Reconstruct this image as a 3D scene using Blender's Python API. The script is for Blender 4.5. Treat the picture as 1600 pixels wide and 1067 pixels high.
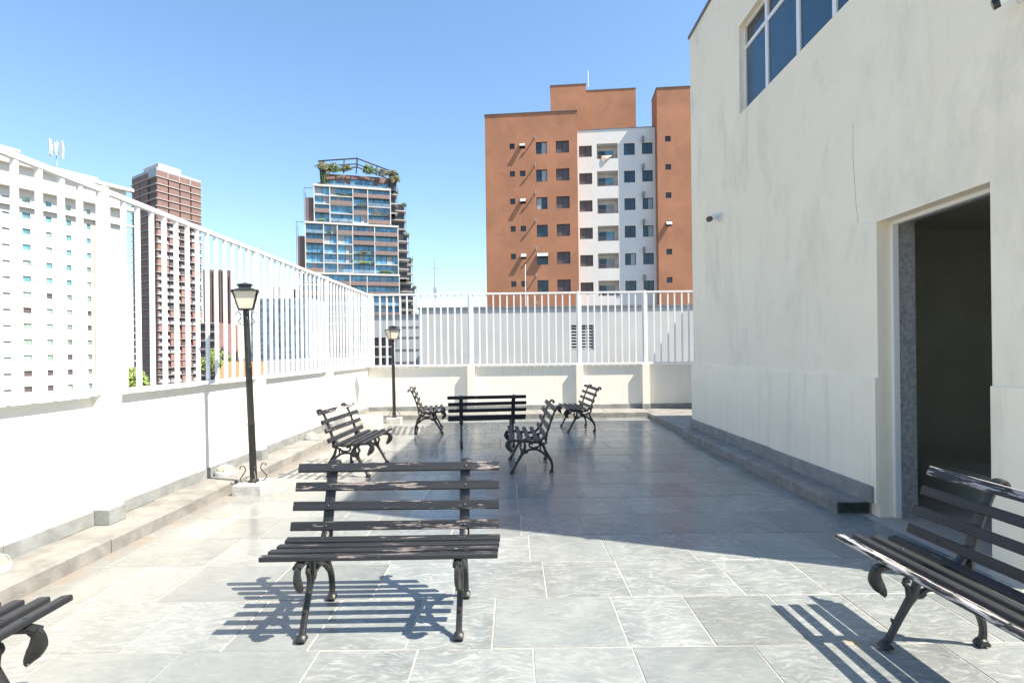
import bpy, bmesh, math, random
from mathutils import Vector, Matrix
R = math.radians
random.seed(7)
for o in list(bpy.data.objects): bpy.data.objects.remove(o)
scene = bpy.context.scene
C = scene.collection

# ---------------------------------------------------------------- camera
cam_d = bpy.data.cameras.new('camera'); cam = bpy.data.objects.new('camera', cam_d); C.objects.link(cam)
cam.location = (0, 0, 1.5)
cam_d.sensor_width = 36.0; cam_d.lens = 36.0 * 850 / 1600
cam_d.shift_x = -2 / 1600; cam_d.shift_y = 16.5 / 1600
cam.matrix_world = Matrix.Translation((0, 0, 1.5)) @ Matrix.Rotation(R(90), 4, 'X') @ Matrix.Rotation(R(-0.7), 4, 'Z')
cam_d.clip_start = 0.05; cam_d.clip_end = 6000
scene.camera = cam
scene.render.resolution_x = 1024; scene.render.resolution_y = 682
scene.render.engine = 'CYCLES'
# ---------------------------------------------------------------- sky, sun, exposure
SUN = Vector((0.70, -0.268, 1.0)).normalized()
EL = math.asin(SUN.z); AZ = math.atan2(SUN.x, SUN.y)
world = bpy.data.worlds.new('World'); scene.world = world; world.use_nodes = True
wn = world.node_tree; bg = wn.nodes['Background']
sky = wn.nodes.new('ShaderNodeTexSky'); sky.sky_type = 'NISHITA'; sky.sun_disc = False
sky.sun_elevation = EL; sky.sun_rotation = AZ
sky.altitude = 0; sky.air_density = 1.4; sky.dust_density = 0.35; sky.ozone_density = 6.0
wn.links.new(sky.outputs[0], bg.inputs[0]); bg.inputs[1].default_value = 0.106
sl = bpy.data.lights.new('sun', 'SUN'); sl.energy = 5.0; sl.angle = R(0.5); sl.color = (1.0, 0.915, 0.80)
so = bpy.data.objects.new('sun', sl); C.objects.link(so)
so.rotation_euler = SUN.to_track_quat('Z', 'Y').to_euler(); so.location = (20, -8, 30)
scene.view_settings.view_transform = 'Standard'; scene.view_settings.look = 'None'
scene.view_settings.gamma = 1; scene.view_settings.use_curve_mapping = False
scene.view_settings.exposure = 1.2

# ---------------------------------------------------------------- materials
class N:
    """small node helper"""
    def __init__(s, name):
        s.m = bpy.data.materials.new(name); s.m.use_nodes = True
        s.t = s.m.node_tree; s.b = s.t.nodes['Principled BSDF']
    def n(s, typ, **kw):
        x = s.t.nodes.new('ShaderNode' + typ)
        for k, v in kw.items():
            if k == 'inp':
                for i, val in v.items(): x.inputs[i].default_value = val
            else: setattr(x, k, v)
        return x
    def l(s, a, b): s.t.links.new(a, b)
    def coord(s, kind='Object', scale=(1, 1, 1), loc=(0, 0, 0), rand=0):
        if kind == 'Position': src = s.n('NewGeometry').outputs['Position']
        else: src = s.n('TexCoord').outputs[kind]
        if rand:
            oi = s.n('ObjectInfo'); mu = s.n('Math', operation='MULTIPLY', inp={1: rand}); s.l(oi.outputs['Random'], mu.inputs[0])
            ad = s.n('VectorMath', operation='ADD'); s.l(src, ad.inputs[0]); s.l(mu.outputs[0], ad.inputs[1]); src = ad.outputs[0]
        mp = s.n('Mapping', inp={'Scale': scale, 'Location': loc}); s.l(src, mp.inputs[0])
        return mp.outputs[0]
    def noise(s, vec, scale, detail=5, rough=0.55, dist=0.0):
        x = s.n('TexNoise', inp={'Scale': scale, 'Detail': detail, 'Roughness': rough, 'Distortion': dist}); s.l(vec, x.inputs['Vector']); return x.outputs['Fac']
    def ramp(s, fac, stops):
        x = s.n('ValToRGB'); e = x.color_ramp.elements
        while len(e) < len(stops): e.new(0.5)
        for i, (p, c) in enumerate(stops):
            e[i].position = p; e[i].color = (c, c, c, 1) if isinstance(c, (int, float)) else (*c, 1)
        s.l(fac, x.inputs[0]); return x.outputs[0]
    def mix(s, fac, a, b, mode='MIX'):
        x = s.n('MixRGB', blend_type=mode)
        for i, v in ((0, fac), (1, a), (2, b)):
            if isinstance(v, (int, float)): x.inputs[i].default_value = v
            elif isinstance(v, tuple): x.inputs[i].default_value = (*v, 1)
            else: s.l(v, x.inputs[i])
        return x.outputs[0]
    def bump(s, h, strength=0.3, dist=0.01):
        x = s.n('Bump', inp={'Strength': strength, 'Distance': dist}); s.l(h, x.inputs['Height']); s.l(x.outputs[0], s.b.inputs['Normal'])
    def out(s, col=None, rough=None, metal=0.0, spec=None):
        if col is not None:
            if isinstance(col, tuple): s.b.inputs['Base Color'].default_value = (*col, 1)
            else: s.l(col, s.b.inputs['Base Color'])
        if rough is not None:
            if isinstance(rough, (int, float)): s.b.inputs['Roughness'].default_value = rough
            else: s.l(rough, s.b.inputs['Roughness'])
        s.b.inputs['Metallic'].default_value = metal
        if spec is not None: s.b.inputs['Specular IOR Level'].default_value = spec
        return s.m

M = {}
def mottled(name, col, var=0.12, scale=3.0, rough=0.7, streak=0.0, bump=0.1, kind='Position', fine=40, spec=None, dirt=(0.5, 0.47, 0.42)):
    k = N(name); v = k.coord(kind)
    a = k.noise(v, scale, 6, 0.6, 0.4)
    d = tuple(c * (1 - var) for c in col); u = tuple(min(1, c * (1 + var * 0.6)) for c in col)
    c = k.mix(k.ramp(a, [(0.3, 0.0), (0.7, 1.0)]), d, u)
    if streak:
        sv = k.coord(kind, scale=(6, 6, 0.35)); st = k.noise(sv, 1.3, 6, 0.65, 0.6)
        c = k.mix(k.ramp(st, [(0.52, 0.0), (0.78, streak)]), c, tuple(x * y for x, y in zip(col, dirt)))
    f = k.noise(v, fine, 4)
    if bump: k.bump(f, bump, 0.01)
    M[name] = k.out(c, rough, spec=spec); return M[name]
mottled('cream_paint', (0.79, 0.75, 0.655), 0.05, 1.3, 0.75, 0.25, 0.12)
mottled('cream_wall', (0.74, 0.71, 0.635), 0.08, 0.9, 0.85, 0.0, 0.35, fine=22)
mottled('dado_paint', (0.935, 0.83, 0.66), 0.05, 1.5, 0.7, 0.36, 0.12)
mottled('white_metal', (0.78, 0.77, 0.745), 0.04, 4, 0.45, 0, 0.03)
mottled('grey_stone', (0.25, 0.258, 0.245), 0.3, 6, 0.6, 0, 0.2)
mottled('kerb_stone', (0.25, 0.24, 0.215), 0.35, 5, 0.65, 0, 0.35, fine=60)
mottled('plinth_stone', (0.45, 0.44, 0.41), 0.3, 9, 0.75, 0, 0.4)
mottled('grout', (0.47, 0.415, 0.35), 0.15, 8, 0.8, 0, 0.2)
mottled('iron', (0.022, 0.022, 0.021), 0.4, 25, 0.38, 0, 0.25, kind='Object', fine=120)
mottled('dark_metal', (0.03, 0.034, 0.036), 0.25, 10, 0.45, 0, 0.05)
mottled('granite', (0.36, 0.36, 0.355), 0.45, 30, 0.35, 0, 0.05)
mottled('frosted_glass', (0.66, 0.60, 0.47), 0.05, 5, 0.35, 0, 0.02)
mottled('coping', (0.16, 0.17, 0.18), 0.2, 2, 0.7)
mottled('room_wall', (0.58, 0.565, 0.47), 0.1, 2, 0.8)
mottled('terracotta', (0.405, 0.180, 0.095), 0.20, 0.35, 0.85, 0.28, 0.1, fine=6, dirt=(0.75, 0.7, 0.7))
mottled('terracotta_patch', (0.56, 0.31, 0.20), 0.08, 2, 0.85)
mottled('render_white', (0.70, 0.67, 0.62), 0.05, 0.5, 0.85, 0.15, 0.1, fine=6)
mottled('pale_render', (0.58, 0.56, 0.52), 0.03, 0.3, 0.85, 0.12, 0)
mottled('pale_underside', (0.66, 0.60, 0.50), 0.05, 0.3, 0.85)
mottled('grey_render', (0.50, 0.49, 0.465), 0.10, 0.8, 0.9, 0.30, 0.2, fine=8, dirt=(0.7, 0.7, 0.7))
mottled('panel_grey', (0.42, 0.43, 0.42), 0.07, 1.0, 0.85, 0.15, 0.1, fine=6)
mottled('slab_white', (0.52, 0.50, 0.47), 0.08, 1, 0.8)
mottled('brown_panel', (0.205, 0.125, 0.105), 0.2, 0.7, 0.7, 0.0, 0)
mottled('red_panel', (0.31, 0.17, 0.145), 0.2, 0.7, 0.7, 0.0, 0)
mottled('brown_clad', (0.22, 0.15, 0.13), 0.15, 0.3, 0.6, 0.1, 0)
mottled('dark_opening', (0.045, 0.045, 0.05), 0.3, 1, 0.4)
mottled('grey_panel', (0.36, 0.38, 0.40), 0.2, 0.5, 0.4)
mottled('wood_clad', (0.23, 0.165, 0.145), 0.25, 2.0, 0.7)
mottled('steel_dark', (0.06, 0.07, 0.09), 0.2, 1, 0.5)
mottled('shutter', (0.105, 0.085, 0.085), 0.12, 3, 0.6)
mottled('tile_roof', (0.52, 0.22, 0.10), 0.3, 3, 0.85)
mottled('ground', (0.14, 0.135, 0.12), 0.3, 0.05, 0.9, bump=0)
mottled('bark', (0.10, 0.075, 0.05), 0.3, 6, 0.9)
mottled('plastic_white', (0.72, 0.74, 0.75), 0.03, 10, 0.35, 0, 0)
mottled('lens_black', (0.012, 0.012, 0.012), 0.1, 10, 0.15, 0, 0)
mottled('amber_glass', (0.45, 0.37, 0.25), 0.2, 12, 0.2, 0, 0.05)
mottled('lime_sticker', (0.42, 0.50, 0.06), 0.1, 12, 0.4, 0, 0)
mottled('cloth_tan', (0.75, 0.60, 0.42), 0.1, 6, 0.9)
mottled('curtain', (0.36, 0.39, 0.41), 0.2, 4, 0.8)
mottled('moss', (0.03, 0.045, 0.03), 0.5, 20, 0.9, 0, 0.4)

def glass(name, col, rough=0.08, var=0.5, scale=0.6):
    k = N(name); v = k.coord('Position'); oi = k.n('ObjectInfo')
    a = k.noise(v, scale, 3)
    c = k.mix(k.ramp(a, [(0.35, 0.0), (0.65, 1.0)]), tuple(x * (1 - var) for x in col), tuple(x * (1 + var * 0.5) for x in col))
    c = k.mix(oi.outputs['Random'], c, k.mix(0.5, c, tuple(x * 0.45 for x in col)))
    M[name] = k.out(c, rough, spec=0.6)
glass('glass_blue', (0.028, 0.062, 0.09)); glass('glass_sky', (0.16, 0.40, 0.58), 0.05); glass('glass_teal', (0.16, 0.40, 0.42)); glass('glass_green', (0.34, 0.46, 0.38), 0.3); glass('glass_dark', (0.035, 0.045, 0.055))
glass('glass_grey', (0.22, 0.32, 0.40), 0.15); glass('window_film', (0.020, 0.075, 0.135), 0.22, 0.12, 3)

# slate paving: swirled trowel-like marks, each slab its own tone
def slate():
    k = N('slate'); v = k.coord('Position', rand=41); p = k.coord('Position')
    oi = k.n('ObjectInfo')
    w = k.noise(v, 2.2, 4, 0.55, 0.5)
    wp = k.n('VectorMath', operation='MULTIPLY_ADD'); nt = k.n('TexNoise', inp={'Scale': 3.0, 'Detail': 3.0}); k.l(v, nt.inputs['Vector'])
    k.l(nt.outputs['Color'], wp.inputs[0]); wp.inputs[1].default_value = (0.22, 0.22, 0.22); k.l(v, wp.inputs[2])
    oi2 = k.n('ObjectInfo'); rt = k.n('Math', operation='MULTIPLY', inp={1: 9.0}); k.l(oi2.outputs['Random'], rt.inputs[0]); rv = k.n('CombineXYZ'); k.l(rt.outputs[0], rv.inputs[2])
    mp = k.n('Mapping', inp={'Scale': (9.0, 34.0, 9.0)}); k.l(wp.outputs[0], mp.inputs[0]); k.l(rv.outputs[0], mp.inputs['Rotation'])
    sw = k.noise(mp.outputs[0], 1.2, 9, 0.74, 0.7)
    r2 = k.n('Math', operation='MULTIPLY', inp={1: 17.3}); k.l(oi.outputs['Random'], r2.inputs[0]); r3 = k.n('Math', operation='FRACT'); k.l(r2.outputs[0], r3.inputs[0])
    amt = k.ramp(r3.outputs[0], [(0.0, 0.25), (0.35, 0.8), (1.0, 1.0)])
    base = k.mix(k.ramp(w, [(0.3, 0.0), (0.7, 1.0)]), (0.160, 0.177, 0.168), (0.235, 0.249, 0.234))
    c = k.mix(k.mix(1.0, k.ramp(sw, [(0.48, 0.0), (0.64, 0.72)]), amt, 'MULTIPLY'), base, (0.40, 0.405, 0.38))
    c = k.mix(k.ramp(sw, [(0.28, 0.55), (0.43, 0.0)]), c, (0.13, 0.15, 0.152))
    tone = k.ramp(oi.outputs['Random'], [(0.0, 0.86), (1.0, 1.13)])
    c = k.mix(1.0, c, tone, 'MULTIPLY')
    blot = k.noise(p, 1.1, 6, 0.65, 0.5)
    c = k.mix(k.ramp(blot, [(0.54, 0.0), (0.72, 0.35)]), c, (0.20, 0.195, 0.17))
    sg = k.noise(k.coord('Position', scale=(5, 60, 1), loc=(2, 3, 0)), 1.0, 3, 0.5, 0.2)
    c = k.mix(k.ramp(sg, [(0.735, 0.0), (0.76, 0.5)]), c, (0.52, 0.51, 0.48))
    # dusty beige film, more of it to the left where it is walked less
    d = k.noise(p, 0.55, 5, 0.6, 0.3); sx = k.n('SeparateXYZ'); k.l(p, sx.inputs[0])
    mr = k.n('MapRange', inp={1: -0.6, 2: -3.2, 3: 0.0, 4: 0.55}); k.l(sx.outputs[0], mr.inputs[0])
    mu = k.n('Math', operation='MULTIPLY'); k.l(k.ramp(d, [(0.25, 0.35), (0.6, 1.0)]), mu.inputs[0]); k.l(mr.outputs[0], mu.inputs[1])
    c = k.mix(mu.outputs[0], c, (0.275, 0.262, 0.23))
    # few rust spots
    r = k.noise(k.coord('Position', loc=(3.3, 1.7, 0)), 2.3, 2, 0.5)
    c = k.mix(k.ramp(r, [(0.745, 0.0), (0.79, 0.8)]), c, (0.48, 0.24, 0.08))
    rg = k.ramp(k.noise(v, 7, 4), [(0.3, 0.15), (0.7, 0.27)])
    k.bump(k.mix(0.6, sw, k.noise(v, 30, 3)), 0.06, 0.004)
    e = k.noise(p, 3.5, 5, 0.65, 0.4); me_ = k.n('MapRange', inp={1: -2.88, 2: -3.10, 3: 0.0, 4: 0.9}); k.l(sx.outputs[0], me_.inputs[0])
    mu2 = k.n('Math', operation='MULTIPLY'); k.l(k.ramp(e, [(0.38, 0.0), (0.62, 0.8)]), mu2.inputs[0]); k.l(me_.outputs[0], mu2.inputs[1])
    c = k.mix(mu2.outputs[0], c, (0.30, 0.22, 0.15))
    M['slate'] = k.out(c, rg, spec=0.22)
slate()

# black painted wood, wear set by the object's colour (r = amount, g = 1 pale primer, 0 bare wood)
def worn(name):
    k = N(name); oi = k.n('ObjectInfo'); sc = k.n('SeparateColor'); k.l(oi.outputs['Color'], sc.inputs[0])
    v = k.coord('Object', scale=(3.0, 38, 38), rand=13)
    a = k.noise(v, 1.5, 8, 0.68, 0.3)
    v2 = k.coord('Object', scale=(0.9, 2, 2), rand=29); b = k.noise(v2, 1.6, 3)
    s = k.n('Math', operation='MULTIPLY_ADD', inp={1: 0.5}); k.l(b, s.inputs[0]); k.l(a, s.inputs[2])
    s2 = k.n('Math', operation='ADD'); k.l(s.outputs[0], s2.inputs[0]); k.l(sc.outputs[0], s2.inputs[1])
    fac = k.ramp(s2.outputs[0], [(0.0, 0.0), (0.985, 0.0), (1.0, 1.0)])
    g = k.noise(k.coord('Object', scale=(1.5, 60, 60), rand=7), 2, 4)
    paint = k.mix(k.ramp(g, [(0.3, 0.0), (0.7, 1.0)]), (0.011, 0.012, 0.013), (0.024, 0.025, 0.027))
    bare = k.mix(sc.outputs[1], (0.24, 0.185, 0.15), (0.66, 0.62, 0.60))
    bare = k.mix(k.ramp(g, [(0.35, 0.0), (0.7, 0.5)]), bare, (0.12, 0.10, 0.09))
    k.bump(k.mix(0.5, g, fac), 0.35, 0.003)
    M[name] = k.out(k.mix(fac, paint, bare), 0.52)
worn('bench_wood')

def wall_stained():
    # shaded terrace wall: plaster with rain streaks and grey blotches of their own shape
    k = N('stained_wall'); v = k.coord('Position')
    a = k.noise(v, 0.8, 6, 0.6, 0.5)
    c = k.mix(k.ramp(a, [(0.3, 0.0), (0.7, 1.0)]), (0.885, 0.775, 0.60), (0.935, 0.83, 0.655))
    st = k.noise(k.coord('Position', scale=(1.3, 1.3, 0.6)), 1.1, 8, 0.68, 0.35)
    c = k.mix(k.ramp(st, [(0.52, 0.0), (0.74, 0.42)]), c, (0.50, 0.45, 0.37))
    st2 = k.noise(k.coord('Position', scale=(7, 7, 0.8), loc=(1, 4, 2)), 1.0, 6, 0.65, 0.15)
    c = k.mix(k.ramp(st2, [(0.56, 0.0), (0.80, 0.16)]), c, (0.50, 0.43, 0.36))
    st3 = k.noise(k.coord('Position', loc=(9, 2, 5)), 5.5, 6, 0.7, 0.2)
    c = k.mix(k.ramp(st3, [(0.56, 0.0), (0.75, 0.12)]), c, (0.52, 0.46, 0.38))
    k.bump(k.mix(0.5, k.noise(v, 16, 5), k.noise(v, 90, 3)), 0.35, 0.012)
    M['stained_wall'] = k.out(c, 0.85)
wall_stained()

def leaf(name, a, b):
    k = N(name); n = k.noise(k.coord('Position'), 1.2, 3)
    M[name] = k.out(k.mix(n, a, b), 0.7)
leaf('leaf_green', (0.05, 0.10, 0.025), (0.12, 0.17, 0.05)); leaf('leaf_dry', (0.10, 0.11, 0.045), (0.20, 0.18, 0.09)); leaf('leaf_lime', (0.16, 0.24, 0.05), (0.26, 0.32, 0.08))

# ---------------------------------------------------------------- mesh builder
class MB:
    def __init__(s): s.v = []; s.f = []
    def add(s, vs, fs):
        b = len(s.v); s.v += [tuple(p) for p in vs]; s.f += [tuple(b + i for i in f) for f in fs]; return s
    def box(s, x0, x1, y0, y1, z0, z1):
        return s.add([(x0, y0, z0), (x1, y0, z0), (x1, y1, z0), (x0, y1, z0), (x0, y0, z1), (x1, y0, z1), (x1, y1, z1), (x0, y1, z1)],
                     [(0, 3, 2, 1), (4, 5, 6, 7), (0, 1, 5, 4), (1, 2, 6, 5), (2, 3, 7, 6), (3, 0, 4, 7)])
    def cbox(s, x0, x1, y0, y1, z0, z1, c=0.004):
        """box with chamfered top edges and vertical corners kept"""
        return s.add([(x0, y0, z0), (x1, y0, z0), (x1, y1, z0), (x0, y1, z0), (x0, y0, z1 - c), (x1, y0, z1 - c), (x1, y1, z1 - c), (x0, y1, z1 - c),
                      (x0 + c, y0 + c, z1), (x1 - c, y0 + c, z1), (x1 - c, y1 - c, z1), (x0 + c, y1 - c, z1)],
                     [(0, 3, 2, 1), (8, 9, 10, 11), (0, 1, 5, 4), (1, 2, 6, 5), (2, 3, 7, 6), (3, 0, 4, 7), (4, 5, 9, 8), (5, 6, 10, 9), (6, 7, 11, 10), (7, 4, 8, 11)])
    def bar(s, L, w, t, c=0.004):
        """bar along x, width w in z, thickness t in y, all long edges chamfered"""
        a, b = w / 2, t / 2; sec = [(-b + c, -a), (b - c, -a), (b, -a + c), (b, a - c), (b - c, a), (-b + c, a), (-b, a - c), (-b, -a + c)]
        vs = [(-L / 2, y, z) for y, z in sec] + [(L / 2, y, z) for y, z in sec]
        fs = [(i, i + 8, (i + 1) % 8 + 8, (i + 1) % 8) for i in range(8)] + [tuple(range(8)), tuple(range(15, 7, -1))]
        return s.add(vs, fs)
    def prism(s, pts, z0, z1):
        n = len(pts)
        return s.add([(x, y, z0) for x, y in pts] + [(x, y, z1) for x, y in pts],
                     [tuple(range(n - 1, -1, -1)), tuple(range(n, 2 * n))] + [(i, (i + 1) % n, (i + 1) % n + n, i + n) for i in range(n)])
    def loft(s, rings):
        n = len(rings[0]); vs = [p for r in rings for p in r]; fs = []
        for k in range(len(rings) - 1):
            for i in range(n): fs.append((k * n + i, k * n + (i + 1) % n, (k + 1) * n + (i + 1) % n, (k + 1) * n + i))
        fs.append(tuple(range(n - 1, -1, -1))); fs.append(tuple((len(rings) - 1) * n + i for i in range(n)))
        return s.add(vs, fs)
    def lathe(s, prof, n=16, cx=0, cy=0):
        return s.loft([[(cx + r * math.cos(2 * math.pi * i / n), cy + r * math.sin(2 * math.pi * i / n), z) for i in range(n)] for r, z in prof])
    def tube(s, pts, rad, n=8):
        pts = [Vector(p) for p in pts]; rad = rad if isinstance(rad, (list, tuple)) else [rad] * len(pts); rings = []
        up = Vector((0, 0, 1)) if abs((pts[-1] - pts[0]).normalized().z) < 0.9 else Vector((1, 0, 0))
        for i, p in enumerate(pts):
            d = (pts[min(i + 1, len(pts) - 1)] - pts[max(i - 1, 0)]).normalized()
            a = d.cross(up)
            a = a.normalized() if a.length > 1e-4 else Vector((0, 1, 0))
            b = a.cross(d).normalized()
            rings.append([p + (a * math.cos(2 * math.pi * k / n) + b * math.sin(2 * math.pi * k / n)) * rad[i] for k in range(n)])
        return s.loft(rings)
    def strap(s, pts, rad, half, n=8):
        """cast-iron member: path in the y-z plane, in-plane radius rad, half thickness along x"""
        pts = spline(pts); rad = spline1(rad, len(pts)); rings = []
        for i, (y, z) in enumerate(pts):
            a = pts[min(i + 1, len(pts) - 1)]; b = pts[max(i - 1, 0)]
            d = Vector((a[0] - b[0], a[1] - b[1])).normalized(); nx, nz = -d.y, d.x
            ring = []
            for k in range(n):
                t = 2 * math.pi * (k + 0.5) / n; cs, sn = math.cos(t), math.sin(t)
                cs = math.copysign(abs(cs) ** 0.7, cs); sn = math.copysign(abs(sn) ** 0.7, sn)
                ring.append((half * sn, y + nx * rad[i] * cs, z + nz * rad[i] * cs))
            rings.append(ring)
        return s.loft(rings)
    def xf(s, m):
        s.v = [tuple(m @ Vector(p)) for p in s.v]; return s
    def mesh(s, name, smooth=False):
        me = bpy.data.meshes.new(name); me.from_pydata(s.v, [], s.f)
        bm = bmesh.new(); bm.from_mesh(me); bmesh.ops.recalc_face_normals(bm, faces=bm.faces); bm.to_mesh(me); bm.free()
        if smooth:
            me.polygons.foreach_set('use_smooth', [True] * len(me.polygons))
            try: me.set_sharp_from_angle(angle=R(40))
            except Exception: pass
        me.update(); return me
    def build(s, name, mat, parent=None, smooth=False):
        me = s.mesh(name, smooth); me.materials.append(M[mat]); return place(name, me, parent)
def spline(p, k=4):
    if len(p) < 3: return [tuple(q) for q in p]
    out = []
    for i in range(len(p) - 1):
        p0, p1, p2, p3 = p[max(i - 1, 0)], p[i], p[i + 1], p[min(i + 2, len(p) - 1)]
        for j in range(k):
            t = j / k
            out.append(tuple(0.5 * ((2 * b) + (-a + c) * t + (2 * a - 5 * b + 4 * c - d) * t * t + (-a + 3 * b - 3 * c + d) * t ** 3) for a, b, c, d in zip(p0, p1, p2, p3)))
    out.append(tuple(p[-1])); return out
def spline1(r, n):
    if isinstance(r, (int, float)): return [r] * n
    return [r[min(int(i / (n - 1) * (len(r) - 1)), len(r) - 2)] * (1 - f) + r[min(int(i / (n - 1) * (len(r) - 1)) + 1, len(r) - 1)] * f for i in range(n) for f in [i / (n - 1) * (len(r) - 1) - min(int(i / (n - 1) * (len(r) - 1)), len(r) - 2)]]
def place(name, me, parent=None, loc=None, rot=None, scale=None):
    o = bpy.data.objects.new(name, me); C.objects.link(o)
    if parent: o.parent = parent
    if loc is not None: o.location = loc
    if rot is not None: o.rotation_euler = rot
    if scale is not None: o.scale = scale
    return o
def thing(name, label, cat, loc=(0, 0, 0), rz=0, group=None):
    o = bpy.data.objects.new(name, None); C.objects.link(o); o.empty_display_size = 0.2
    o.location = loc; o.rotation_euler = (0, 0, rz); o['label'] = label; o['category'] = cat
    if group: o['group'] = group
    return o
def struct(o): o['kind'] = 'structure'; return o
def copy_tree(o, parent=None):
    c = o.copy(); C.objects.link(c)
    if parent: c.parent = parent
    for ch in [x for x in o.children]: copy_tree(ch, c)
    return c
def facade(mb, x0, x1, z0, z1, holes, depth):
    """wall face in the plane y=0 looking to -y with real openings, reveals run back to y=depth"""
    xs = sorted({x0, x1, *[h[0] for h in holes], *[h[1] for h in holes]}); zs = sorted({z0, z1, *[h[2] for h in holes], *[h[3] for h in holes]})
    for i in range(len(xs) - 1):
        for j in range(len(zs) - 1):
            cx, cz = (xs[i] + xs[i + 1]) / 2, (zs[j] + zs[j + 1]) / 2
            if any(h[0] < cx < h[1] and h[2] < cz < h[3] for h in holes): continue
            mb.add([(xs[i], 0, zs[j]), (xs[i + 1], 0, zs[j]), (xs[i + 1], 0, zs[j + 1]), (xs[i], 0, zs[j + 1])], [(0, 1, 2, 3)])
    for a, b, c, d in holes:
        for p, q in (((a, c), (b, c)), ((b, c), (b, d)), ((b, d), (a, d)), ((a, d), (a, c))):
            mb.add([(p[0], 0, p[1]), (q[0], 0, q[1]), (q[0], depth, q[1]), (p[0], depth, p[1])], [(0, 1, 2, 3)])
    return mb
def raw(mb, name, mat, parent):   # keep faces as they are (open shells)
    me = bpy.data.meshes.new(name); me.from_pydata(mb.v, [], mb.f); me.materials.append(M[mat]); return place(name, me, parent)

# ================================================================ THE SETTING
ground = struct(MB().box(-3000, 3000, -2500, 5000, -26, -25).build('ground', 'ground'))
floor = struct(MB().box(-3.6, 12, -5, 13.3, -0.30, -0.003).build('terrace_floor', 'grout'))
slab_me = {}
def slab_mesh(w, d):
    key = (round(w, 2), round(d, 2))
    if key not in slab_me:
        me = MB().cbox(-w / 2, w / 2, -d / 2, d / 2, -0.012, 0, 0.0025).mesh('slab'); me.materials.append(M['slate']); slab_me[key] = me
    return slab_me[key]
ROW = 0.565
y = 3.89 - 5 * ROW
while y < 12.26:
    y1 = min(y + ROW, 12.30); x = -3.16 + random.uniform(-0.3, 0); xe = 3.02 if y > 3.3 else 5.2
    while x < xe:
        w = round(random.choice([0.44, 0.50, 0.52, 0.58, 0.62, 0.70]), 2)
        if y + ROW > 12.26: w *= 1.5
        x1 = min(x + w, xe + 0.1); x0 = max(x, -3.20)
        if x1 - x0 > 0.08:
            g = random.choice([0.004, 0.006, 0.007, 0.009])
            o = place('slab', slab_mesh(x1 - x0 - g, y1 - y - g), floor, ((x0 + x1) / 2, (y + y1) / 2, random.uniform(-0.0008, 0.0008)), (random.uniform(-0.0018, 0.0018), random.uniform(-0.0018, 0.0018), random.uniform(-0.006, 0.006)))
        x = x1
    y += ROW

# raised ledges round the terrace, each of single stones
def ledge(name, x0, x1, y0, y1, h, along, step, edge):
    root = struct(MB().box(x0 + 0.012, x1 - 0.012, y0 + 0.012, y1 - 0.012, -0.02, h - 0.012).build(name, 'grout'))
    a, b = (y0, y1) if along == 'y' else (x0, x1); t = a
    while t < b - 0.01:
        e = min(t + step * random.uniform(0.8, 1.15), b)
        if b - e < 0.25: e = b
        j = random.uniform(-0.006, 0.006); g = 0.004
        m = MB()
        if along == 'y': m.cbox(x0 + (j if edge > 0 else 0), x1 + (j if edge < 0 else 0), t + g, e - g, 0.0, h + random.uniform(-0.004, 0.004), 0.010)
        else: m.cbox(t + g, e - g, y0 + j, y1, 0.0, h + random.uniform(-0.004, 0.004), 0.010)
        m.build('kerb_stone', 'kerb_stone', root); t = e
    return root
ledge('ledge_left', -3.52, -3.10, 0.5, 11.15, 0.11, 'y', 1.0, -1)
ledge('ledge_back', -3.52, 6.0, 12.24, 13.10, 0.115, 'x', 1.1, 1)
ledge('ledge_right', 2.91, 3.235, 4.93, 9.42, 0.115, 'y', 1.15, 1)
ledge('ledge_corner', 3.00, 6.0, 9.44, 12.22, 0.10, 'x', 1.1, 1)

# ---------------------------------------------------------------- parapet walls with pillars
def parapet(name, label, base, ang, L, pillars, seams=()):
    """local x runs along the wall, -y is the terrace side, panel face at y=0, pillar face at y=-0.125"""
    t = thing(name, label, 'wall', base, ang)
    MB().box(0, L, 0, 0.10, -0.2, 1.165).build('panel', 'cream_paint', t)
    for p in pillars:
        MB().box(p - 0.085, p + 0.085, -0.125, 0.11, -0.19, 1.175).build('pillar', 'cream_paint', t)
        MB().cbox(p - 0.098, p + 0.098, -0.140, -0.001, 0.112, 0.235, 0.004).build('skirting', 'grey_stone', t)
    edges = [0] + [e for p in pillars for e in (p - 0.10, p + 0.10)] + [L]
    for a, b in zip(edges[0::2], edges[1::2]):
        n = max(1, round((b - a) / 0.9)) if b - a > 0.05 else 0
        for i in range(n):
            u, v = a + (b - a) * i / n, a + (b - a) * (i + 1) / n
            MB().cbox(u + 0.002, v - 0.002, -0.016, -0.0005, 0.112, 0.225 + random.uniform(-0.004, 0.004), 0.004).build('skirting', 'grey_stone', t)
    return t
# left wall: face X=-3.50, local x = -Y direction reversed: use rz so that local -y points to +X
left_p = [2.0, 4.60, 7.33, 10.10]
parapet('parapet_wall', 'sunlit white parapet wall with pillars running along the left side', (-3.50, 0.5, 0), R(90), 12.60, [p - 0.5 for p in left_p])
parapet('parapet_wall', 'cream parapet wall with pillars across the back of the terrace', (-3.50, 13.08, 0), 0, 9.5, [2.485, 5.08, 6.66])

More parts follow.
